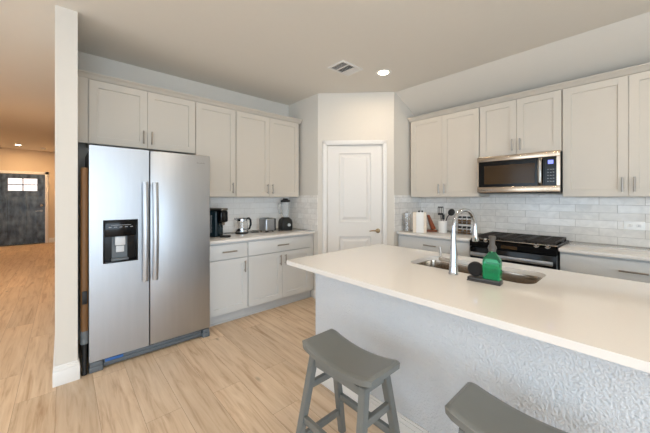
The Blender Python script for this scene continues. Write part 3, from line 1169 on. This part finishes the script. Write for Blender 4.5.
mt = Matrix.Translation((0, 0, 0.039)) @ Matrix.Rotation(PI / 2, 4, 'Y')
lathe(sb, [(0, -0.015), (0.032, -0.015), (0.0385, -0.010), (0.039, 0.0), (0.0385, 0.010), (0.032, 0.015), (0, 0.015)], 30, mtx=mt)
o = tag(obj('dish_scrubber', sb, 'scrub'), 'round black dish scrubber standing in the tray, left of the green bottle', 'scrubber')
o.location = (1.668, 0.6205, 0.937)

# ------------------------------------------------------------------ stools
st = thing('bar_stool', 'grey painted saddle-seat stool, whole, in front of the island', 'stool', (1.035, 0.98, 0), 0, 'grey saddle stools along the island')
LEN, WID = 0.463, 0.235
nu, nv = 28, 12


def saddle():
    bm = bmesh.new()
    top, bot = [], []
    for i in range(nu + 1):
        u = -1 + 2 * i / nu
        uu = math.copysign(abs(u) ** 0.85, u)
        ch = max(0.0, (abs(uu) - 0.90) / 0.10)
        hw = WID / 2 - 0.015 * ch
        rt, rb = [], []
        for j in range(nv + 1):
            v = -1 + 2 * j / nv
            vv = math.copysign(abs(v) ** 0.7, v)
            z = 0.587 + 0.031 * min(1, abs(uu) / 0.93) ** 2.0
            ed_ = max(0.0, abs(vv) - 0.90) / 0.10
            ee = max(0.0, abs(uu) - 0.965) / 0.035
            dz = 0.007 * max(ed_, ee) ** 2
            rt.append(bm.verts.new((vv * hw, uu * LEN / 2, z - dz)))
            rb.append(bm.verts.new((vv * (hw - 0.002), uu * (LEN / 2 - 0.002), z - 0.036 + 0.003 * max(ed_, ee))))
        top.append(rt)
        bot.append(rb)
    for i in range(nu):
        for j in range(nv):
            bm.faces.new((top[i][j], top[i + 1][j], top[i + 1][j + 1], top[i][j + 1]))
            bm.faces.new((bot[i][j], bot[i][j + 1], bot[i + 1][j + 1], bot[i + 1][j]))
    for i in range(nu):
        bm.faces.new((top[i][0], bot[i][0], bot[i + 1][0], top[i + 1][0]))
        bm.faces.new((top[i][nv], top[i + 1][nv], bot[i + 1][nv], bot[i][nv]))
    for j in range(nv):
        bm.faces.new((top[0][j], top[0][j + 1], bot[0][j + 1], bot[0][j]))
        bm.faces.new((top[nu][j], bot[nu][j], bot[nu][j + 1], top[nu][j + 1]))
    return bm


obj('seat', saddle(), 'stool', st)
LT = (0.072, 0.168, 0.553)
LB = (0.172, 0.207, 0.0005)
hw = 0.0185


def legpt(sx, sy, z):
    t = (LT[2] - z) / (LT[2] - LB[2])
    return Vector((sx * (LT[0] + (LB[0] - LT[0]) * t), sy * (LT[1] + (LB[1] - LT[1]) * t), z))


for sx_ in (-1, 1):
    for sy_ in (-1, 1):
        bm = bmesh.new()
        a, b = legpt(sx_, sy_, LT[2]), legpt(sx_, sy_, LB[2])
        vs = []
        for p, h in ((b, hw * 0.95), (a, hw)):
            for dx, dy in ((-1, -1), (1, -1), (1, 1), (-1, 1)):
                vs.append(bm.verts.new((p.x + dx * h, p.y + dy * h, p.z)))
        bm.faces.new((vs[3], vs[2], vs[1], vs[0]))
        bm.faces.new(vs[4:])
        for k in range(4):
            bm.faces.new((vs[k], vs[(k + 1) % 4], vs[4 + (k + 1) % 4], vs[4 + k]))
        bmesh.ops.bevel(bm, geom=bm.edges[:], offset=0.003, segments=2, affect='EDGES')
        obj('leg', bm, 'stool', st)


def rung(a, b, w=0.011, h=0.017):
    bm = bmesh.new()
    d = (b - a)
    L = d.length
    mt = Matrix.Translation((a + b) / 2) @ d.to_track_quat('X', 'Z').to_matrix().to_4x4()
    box(bm, -L / 2 + 0.019, L / 2 - 0.019, -w, w, -h, h, bev=0.003, mtx=mt)
    return bm


for sx_ in (-1, 1):
    obj('rung', rung(legpt(sx_, -1, 0.245), legpt(sx_, 1, 0.245)), 'stool', st)
for sy_ in (-1, 1):
    for z in (0.40, 0.14):
        obj('rung', rung(legpt(-1, sy_, z), legpt(1, sy_, z)), 'stool', st)
ap = bmesh.new()
for sx_ in (-1, 1):
    x = sx_ * 0.075
    box(ap, x - 0.009, x + 0.009, -0.146, 0.146, 0.505, 0.5405)
for sy_ in (-1, 1):
    y = sy_ * 0.17
    box(ap, -0.05, 0.05, y - 0.009, y + 0.009, 0.52, 0.552)
obj('apron', ap, 'stool', st)
dup(st, (1.125, 0.255, 0), 0, 'grey painted saddle-seat stool cut off by the bottom frame edge', 'grey saddle stools along the island')

# ------------------------------------------------------------------ things on the left counter
CZ = 0.9145
# coffee maker, facing +x
cm = thing('coffee_maker', 'black pod coffee maker with silver lid, beside the refrigerator', 'coffee maker', (1.30, 3.31, CZ), math.radians(36))
bm = bmesh.new()
box(bm, -0.075, 0.075, -0.055, 0.15, 0.0, 0.30, bev=0.02, seg=4)
obj('body', bm, 'teal', cm)
bm = bmesh.new()
box(bm, -0.07, 0.07, -0.12, -0.056, 0.165, 0.30, bev=0.022, seg=4)
obj('brew_head', bm, 'black', cm)
bm = bmesh.new()
box(bm, -0.066, 0.066, -0.12, 0.12, 0.301, 0.33, bev=0.013, seg=4)
obj('lid', bm, 'steel2', cm)
bm = bmesh.new()
lathe(bm, [(0, 0), (0.06, 0), (0.062, 0.012), (0.058, 0.018), (0, 0.018)], 26, c=(0, -0.12, 0))
obj('drip_tray', bm, 'blackm', cm)
bm = bmesh.new()
lathe(bm, [(0, 0.135), (0.018, 0.135), (0.026, 0.164), (0, 0.164)], 20, c=(0, -0.09, 0))
obj('nozzle', bm, 'steel2', cm)
bm = bmesh.new()
box(bm, -0.078, -0.0755, 0.0, 0.13, 0.05, 0.25)
obj('water_tank', bm, 'frost', cm)
bm = bmesh.new()
box(bm, -0.055, 0.055, 0.045, 0.13, 0.0, 0.0)
bm.free()

# kettle
kt = thing('electric_kettle', 'glass and steel electric kettle with black handle, left of the toaster', 'kettle', (1.665, 3.40, CZ), math.radians(-20))
bm = bmesh.new()
lathe(bm, [(0, 0), (0.078, 0), (0.080, 0.006), (0.076, 0.018), (0, 0.018)], 30)
obj('power_base', bm, 'blackm', kt)
bm = bmesh.new()
lathe(bm, [(0, 0.019), (0.074, 0.019), (0.076, 0.03), (0.075, 0.062), (0, 0.062)], 30)
obj('heater_base', bm, 'chrome', kt)
bm = bmesh.new()
lathe(bm, [(0.074, 0.0625), (0.073, 0.10), (0.064, 0.158), (0.062, 0.158), (0.071, 0.10), (0.072, 0.0625), (0.074, 0.0625)], 30)
obj('jug', bm, 'glass', kt)
bm = bmesh.new()
lathe(bm, [(0.0, 0.185), (0.012, 0.215), (0.014, 0.222), (0.0, 0.226)], 20) if False else None
lathe(bm, [(0.060, 0.1585), (0.066, 0.1585), (0.064, 0.182), (0.05, 0.196), (0.02, 0.2), (0, 0.2)], 30)
tube(bm, [(-0.055, 0, 0.178), (-0.078, 0, 0.184), (-0.092, 0, 0.19)], [0.018, 0.013, 0.009], 12)
obj('lid', bm, 'chrome', kt)
bm = bmesh.new()
tube(bm, [(0.06, 0, 0.185), (0.085, 0, 0.19), (0.106, 0, 0.165), (0.109, 0, 0.11), (0.094, 0, 0.06), (0.078, 0, 0.045)], [0.012, 0.013, 0.014, 0.013, 0.012, 0.010], 12)
obj('handle', bm, 'black', kt)

# toaster
to_ = thing('toaster', 'small two-slot stainless steel toaster between kettle and blender', 'toaster', (2.02, 3.375, CZ), math.radians(4))
bm = bmesh.new()
box(bm, -0.085, 0.062, -0.085, 0.085, 0.012, 0.178, bev=0.022, seg=4)
obj('body', bm, 'steel', to_)
bm = bmesh.new()
box(bm, 0.0625, 0.078, -0.08, 0.08, 0.012, 0.170, bev=0.006)
obj('end_cap', bm, 'blackm', to_)
bm = bmesh.new()
for y in (-0.035, 0.035):
    box(bm, -0.062, 0.042, y - 0.014, y + 0.014, 0.1785, 0.1805)
obj('slot', bm, 'gasket', to_)
bm = bmesh.new()
box(bm, 0.0785, 0.096, -0.02, 0.02, 0.11, 0.125, bev=0.004)
obj('lever', bm, 'black', to_)
for x in (-0.06, 0.04):
    for y in (-0.06, 0.06):
        obj('foot', B(x - 0.01, x + 0.01, y - 0.01, y + 0.01, 0, 0.0115), 'blackm', to_)

# blender
bl = thing('blender', 'black countertop blender with clear jar and black lid, rightmost appliance', 'blender', (2.30, 3.37, CZ), math.radians(-12))
bm = bmesh.new()
sq_loft(bm, [(0.078, 0.078, 0.022, 0.0), (0.082, 0.082, 0.026, 0.008), (0.081, 0.081, 0.026, 0.11), (0.074, 0.074, 0.03, 0.145), (0.055, 0.055, 0.03, 0.165), (0.045, 0.045, 0.03, 0.178)])
obj('motor_base', bm, 'blackm', bl)
bm = bmesh.new()
rotx = Matrix.Translation((0.02, -0.082, 0.075)) @ Matrix.Rotation(PI / 2, 4, 'X')
lathe(bm, [(0, 0), (0.022, 0), (0.02, 0.016), (0, 0.017)], 22, mtx=rotx)
obj('dial', bm, 'ltplast', bl)
bm = bmesh.new()
prof = [(0.036, 0.1785), (0.042, 0.20), (0.060, 0.385), (0.057, 0.385), (0.039, 0.20), (0.033, 0.182), (0.0, 0.182)]
lathe(bm, [(0, 0.1785)] + prof, 28)
obj('jar', bm, 'frost', bl)
bm = bmesh.new()
lathe(bm, [(0, 0.386), (0.064, 0.386), (0.067, 0.392), (0.065, 0.412), (0.04, 0.42), (0.032, 0.438), (0, 0.438)], 28)
obj('lid', bm, 'blackm', bl)
bm = bmesh.new()
tube(bm, [(-0.058, 0, 0.37), (-0.095, 0, 0.365), (-0.10, 0, 0.30), (-0.085, 0, 0.23), (-0.046, 0, 0.225)], 0.010, 12)
obj('handle', bm, 'frost', bl)

# cords on the left counter
bm = bmesh.new()
tube(bm, [(1.795, 3.42, CZ + 0.004), (1.82, 3.36, CZ + 0.004), (1.86, 3.33, CZ + 0.004), (1.885, 3.37, CZ + 0.004), (1.89, 3.45, CZ + 0.004), (1.895, 3.56, CZ + 0.004)], 0.0035, 8)
tag(obj('power_cord', bm, 'blackm'), 'black power cord lying between kettle and toaster', 'cord')

# ------------------------------------------------------------------ things on the right counter
t = thing('glass_canister', 'clear glass canister in the corner, left of the white block', 'canister', (3.42, 2.148, CZ))
bm = bmesh.new()
lathe(bm, [(0, 0), (0.05, 0), (0.052, 0.004), (0.052, 0.235), (0.049, 0.235), (0.049, 0.006), (0, 0.006)], 28)
obj('jar', bm, 'glass', t)
bm = bmesh.new()
lathe(bm, [(0, 0.236), (0.052, 0.236), (0.052, 0.246), (0.012, 0.250), (0.014, 0.264), (0, 0.268)], 28)
obj('lid', bm, 'glass', t)

kb = thing('knife_block', 'white upright knife block with black handle tips, near pantry corner', 'knife block', (3.41, 1.945, CZ), math.radians(-64))
bm = bmesh.new()
box(bm, -0.045, 0.045, -0.05, 0.05, 0, 0.262, bev=0.004)
obj('block', bm, 'white', kb)
bm = bmesh.new()
box(bm, 0.0455, 0.078, -0.045, 0.05, 0, 0.262, bev=0.004)
box(bm, -0.088, -0.0455, -0.045, 0.05, 0, 0.262, bev=0.004)
obj('wood_side', bm, 'tan', kb)
for i, (x, y) in enumerate(((-0.012, -0.02), (0.026, -0.01))):
    bm = bmesh.new()
    box(bm, x - 0.009, x + 0.009, y - 0.012, y + 0.012, 0.2625, 0.284, bev=0.005)
    obj('knife_handle', bm, 'black', kb)

# leaning reddish wooden rest
wb = thing('wooden_board', 'small reddish wooden board leaning in a stand, right of the white block', 'board', (3.64, 1.935, CZ), math.radians(-50))
mt = Matrix.Translation((-0.045, 0, 0.012)) @ Matrix.Rotation(math.radians(-22), 4, 'Y')
mt = Matrix.Translation((0.045, 0, 0.028)) @ Matrix.Rotation(math.radians(-20), 4, 'Y')
bm = bmesh.new()
vs = box(bm, -0.028, 0.028, -0.045, 0.045, 0.0, 0.20, bev=0.006)
for v in vs:
    if v.co.z > 0.1:
        v.co.x *= 0.45
for v in bm.verts:
    v.co = mt @ v.co
obj('board', bm, 'wood', wb)
bm = bmesh.new()
box(bm, -0.05, 0.085, -0.05, 0.05, 0.0, 0.017, bev=0.004)
obj('stand', bm, 'wood', wb)

# utensil crock
uc = thing('utensil_crock', 'round white ceramic crock holding black cooking utensils', 'crock', (3.63, 1.752, CZ))
bm = bmesh.new()
lathe(bm, [(0, 0), (0.048, 0), (0.052, 0.006), (0.054, 0.15), (0.050, 0.152), (0.048, 0.148), (0.047, 0.012), (0, 0.012)], 30)
obj('crock', bm, 'white', uc)


def utensil(name, label, cat, bmfn):
    bm = bmesh.new()
    bmfn(bm)
    o = tag(obj(name, bm, 'blackm'), label, cat, 'cooking utensils in the crock')
    o.location = (3.63, 1.752, CZ)
    return o


def sp1(bm):
    tube(bm, [(0.0, 0.01, 0.02), (-0.01, 0.02, 0.22)], 0.006, 8)
    m_ = Matrix.Translation((-0.012, 0.022, 0.285)) @ Matrix.Rotation(math.radians(26), 4, 'Z') @ Matrix.Rotation(math.radians(5), 4, 'Y')
    for y in (-0.034, -0.014, 0.006, 0.026):
        box(bm, -0.003, 0.003, y, y + 0.008, -0.04, 0.04, mtx=m_)
    box(bm, -0.003, 0.003, -0.034, 0.034, 0.035, 0.048, mtx=m_)
    box(bm, -0.003, 0.003, -0.034, 0.034, -0.062, -0.035, mtx=m_)


def sp2(bm):
    tube(bm, [(0.01, 0.0, 0.02), (0.03, -0.045, 0.20), (0.033, -0.075, 0.235)], 0.0065, 8)
    m_ = Matrix.Translation((0.034, -0.097, 0.262)) @ Matrix.Rotation(math.radians(48), 4, 'X')
    lathe(bm, [(0, -0.010), (0.02, -0.006), (0.032, 0.0), (0.03, 0.003), (0.018, -0.003), (0, -0.006)], 20, mtx=m_ @ Matrix.Rotation(PI / 2, 4, 'Y') @ Matrix.Diagonal((1.5, 1.3, 1.3, 1)))


def sp3(bm):
    tube(bm, [(-0.02, -0.015, 0.02), (-0.034, -0.022, 0.19)], 0.006, 8)
    m_ = Matrix.Translation((-0.035, -0.024, 0.20)) @ Matrix.Rotation(math.radians(26), 4, 'Z')
    box(bm, -0.003, 0.003, -0.016, 0.016, -0.03, 0.035, bev=0.002, mtx=m_)


utensil('slotted_turner', 'tall black slotted turner standing in the white crock', 'utensil', sp1)
utensil('ladle', 'black ladle leaning right out of the white crock', 'utensil', sp2)
utensil('spatula', 'short black spatula standing low in the white crock', 'utensil', sp3)

# spice rack with jars
sr = thing('spice_rack', 'two-tier chrome wire spice rack left of the range', 'rack', (3.62, 1.475, CZ), R9)
for z in (0.006, 0.128):
    bm = bmesh.new()
    for y in (-0.034, 0.034):
        tube(bm, [(-0.088, y, z), (0.088, y, z)], 0.003, 8)
        tube(bm, [(-0.088, y, z + 0.03), (0.088, y, z + 0.03)], 0.0025, 8)
    for k in range(8):
        x = -0.084 + k * 0.024
        tube(bm, [(x, -0.034, z), (x, 0.034, z)], 0.002, 6)
    obj('tier', bm, 'chrome', sr)
bm = bmesh.new()
for x in (-0.09, 0.09):
    tube(bm, [(x, -0.036, 0.0005), (x, -0.036, 0.16), (x, 0.0, 0.24), (x, 0.036, 0.16), (x, 0.036, 0.0005)], 0.0035, 8)
tube(bm, [(-0.09, 0, 0.24), (0, 0, 0.262), (0.09, 0, 0.24)], 0.0035, 8)
obj('frame', bm, 'chrome', sr)
first = None
order = ['left', 'middle', 'right']
for ti_, z in enumerate((0.0095, 0.1315)):
    for k in range(3):
        x = -0.056 + k * 0.056
        loc = (3.62, 1.475 - x, CZ + z)
        lab = 'spice jar with dark lid, %s one on the %s tier of the rack' % (order[k], ['lower', 'upper'][ti_])
        if first is None:
            first = thing('spice_jar', lab, 'jar', loc, 0, 'spice jars in the wire rack')
            bm = bmesh.new()
            lathe(bm, [(0, 0), (0.022, 0), (0.0235, 0.003), (0.0235, 0.062), (0.018, 0.068), (0, 0.068)], 20)
            obj('jar', bm, 'glass', first)
            bm = bmesh.new()
            lathe(bm, [(0, 0.003), (0.0205, 0.003), (0.0205, 0.052), (0, 0.052)], 20)
            obj('spice', bm, 'spice', first)
            bm = bmesh.new()
            lathe(bm, [(0, 0.0685), (0.022, 0.0685), (0.022, 0.090), (0, 0.090)], 20)
            obj('lid', bm, 'blackm', first)
        else:
            dup(first, loc, 0, lab, 'spice jars in the wire rack')

# wall outlets
def outlet(label, loc, rz, w=0.135, h=0.08, horizontal=True):
    t = thing('wall_outlet', label, 'outlet', loc, rz)
    obj('plate', B(-w / 2, w / 2, -0.0055, -0.0003, -h / 2, h / 2, bev=0.002), 'outlet', t)
    bm = bmesh.new()
    for s in (-1, 1):
        box(bm, s * w * 0.2 - 0.016, s * w * 0.2 + 0.016, -0.0075, -0.0062, -0.013, 0.013, bev=0.003) if horizontal else \
            box(bm, -0.016, 0.016, -0.0075, -0.0062, s * h * 0.2 - 0.013, s * h * 0.2 + 0.013, bev=0.003)
    obj('socket', bm, 'white', t)
    bm = bmesh.new()
    for s in (-1, 1):
        for q in (-0.006, 0.006):
            if horizontal:
                box(bm, s * w * 0.2 - 0.005, s * w * 0.2 + 0.005, -0.0085, -0.0076, q - 0.0012, q + 0.0012)
            else:
                box(bm, q - 0.0012, q + 0.0012, -0.0085, -0.0076, s * h * 0.2 - 0.005, s * h * 0.2 + 0.005)
    obj('slot', bm, 'grey_mark', t)
    return t


outlet('white wall outlet set sideways in the tile right of the range', (XB - 0.0085, 0.068, 1.106), R9)

# ------------------------------------------------------------------ ceiling: vent, detector, recessed lights
vt = thing('ceiling_vent', 'white three-section air vent in the ceiling before the pantry door', 'vent', (2.255, 2.165, ZC - 0.012))
bm = bmesh.new()
vx, vy = 0.155, 0.115
for a0, a1, b0, b1 in ((-vx, vx, -vy, -vy + 0.022), (-vx, vx, vy - 0.022, vy), (-vx, -vx + 0.022, -vy + 0.022, vy - 0.022), (vx - 0.022, vx, -vy + 0.022, vy - 0.022)):
    box(bm, a0, a1, b0, b1, 0.0, 0.0115, bev=0.002)
for x in (-0.045, 0.045):
    box(bm, x - 0.005, x + 0.005, -vy + 0.022, vy - 0.022, 0.001, 0.011)
obj('frame', bm, 'trim', vt)
obj('duct_opening', B(-vx + 0.02, vx - 0.02, -vy + 0.02, vy - 0.02, 0.0105, 0.0118), 'gasket', vt)
bm = bmesh.new()
for sec, (x0, x1) in enumerate(((-0.132, -0.051), (-0.039, 0.039), (0.051, 0.132))):
    n = 8
    for k in range(n):
        if sec == 1:
            y = -0.09 + 0.18 * (k + 0.5) / n
            m_ = Matrix.Translation(((x0 + x1) / 2, y, 0.006)) @ Matrix.Rotation(math.radians(40), 4, 'X')
            box(bm, -(x1 - x0) / 2, (x1 - x0) / 2, -0.007, 0.007, -0.0008, 0.0008, mtx=m_)
        else:
            x = x0 + (x1 - x0) * (k + 0.5) / n
            m_ = Matrix.Translation((x, 0, 0.006)) @ Matrix.Rotation(math.radians(40 if sec else -40), 4, 'Y')
            box(bm, -0.0045, 0.0045, -0.09, 0.09, -0.0007, 0.0007, mtx=m_)
obj('louvre', bm, 'trim', vt)

sd = thing('smoke_detector', 'small white smoke detector on the hall ceiling near the entry door', 'detector', (-0.42, 11.33, ZC - 0.04))
bm = bmesh.new()
lathe(bm, [(0, 0), (0.04, 0.0), (0.055, 0.012), (0.06, 0.03), (0.06, 0.0395), (0, 0.0395)], 28)
obj('housing', bm, 'white', sd)
bm = bmesh.new()
lathe(bm, [(0.048, 0.001), (0.05, 0.0), (0.052, 0.003), (0.05, 0.008)], 28)
obj('vent_ring', bm, 'grey_mark', sd)


def can(label, x, y, power, col=WARM, r=0.075):
    t = thing('recessed_light', label, 'ceiling light', (x, y, ZC), 0, None)
    bm = bmesh.new()
    lathe(bm, [(r - 0.017, -0.003), (r, -0.0045), (r + 0.012, -0.004), (r + 0.014, -0.0005), (r - 0.017, -0.0005), (r - 0.017, -0.003)], 36)
    obj('trim_ring', bm, 'trim', t)
    bm = bmesh.new()
    lathe(bm, [(0, -0.0035), (r - 0.018, -0.0035), (r - 0.018, -0.0006), (0, -0.0006)], 36)
    obj('lens', bm, 'lens', t)
    l = bpy.data.lights.new('recessed_lamp', 'AREA')
    l.shape = 'DISK'
    l.size = 0.11
    l.energy = power
    l.color = col
    o = bpy.data.objects.new('recessed_lamp', l)
    C.objects.link(o)
    o.location = (x, y, ZC - 0.012)
    return t


ORG = (1.0, 0.68, 0.38)
can('lit round recessed ceiling light above the pantry door corner', 2.647, 1.957, 6)
can('added unseen ceiling light above the range side, outside the frame', 2.647, -0.30, 4)  # unseen lamp, added for its light on the range side
can('added unseen ceiling light above the island stools', 0.85, 0.10, 9)  # no fixture in view; added for warm light on stools and island
can('added unseen fill light in front of the refrigerator, above the frame', 0.85, 1.66, 6, (1.0, 0.88, 0.74))  # added out of view to brighten the fridge wall and its cabinets
can('added unseen ceiling light above the living area', -1.6, -1.2, 6)  # added behind the camera for its light, never seen
can('glowing recessed light on the hall ceiling by the entry door', -0.89, 11.14, 26, ORG)
can('recessed light in the middle of the hall ceiling, at the left edge', -0.95, 6.65, 24, ORG)
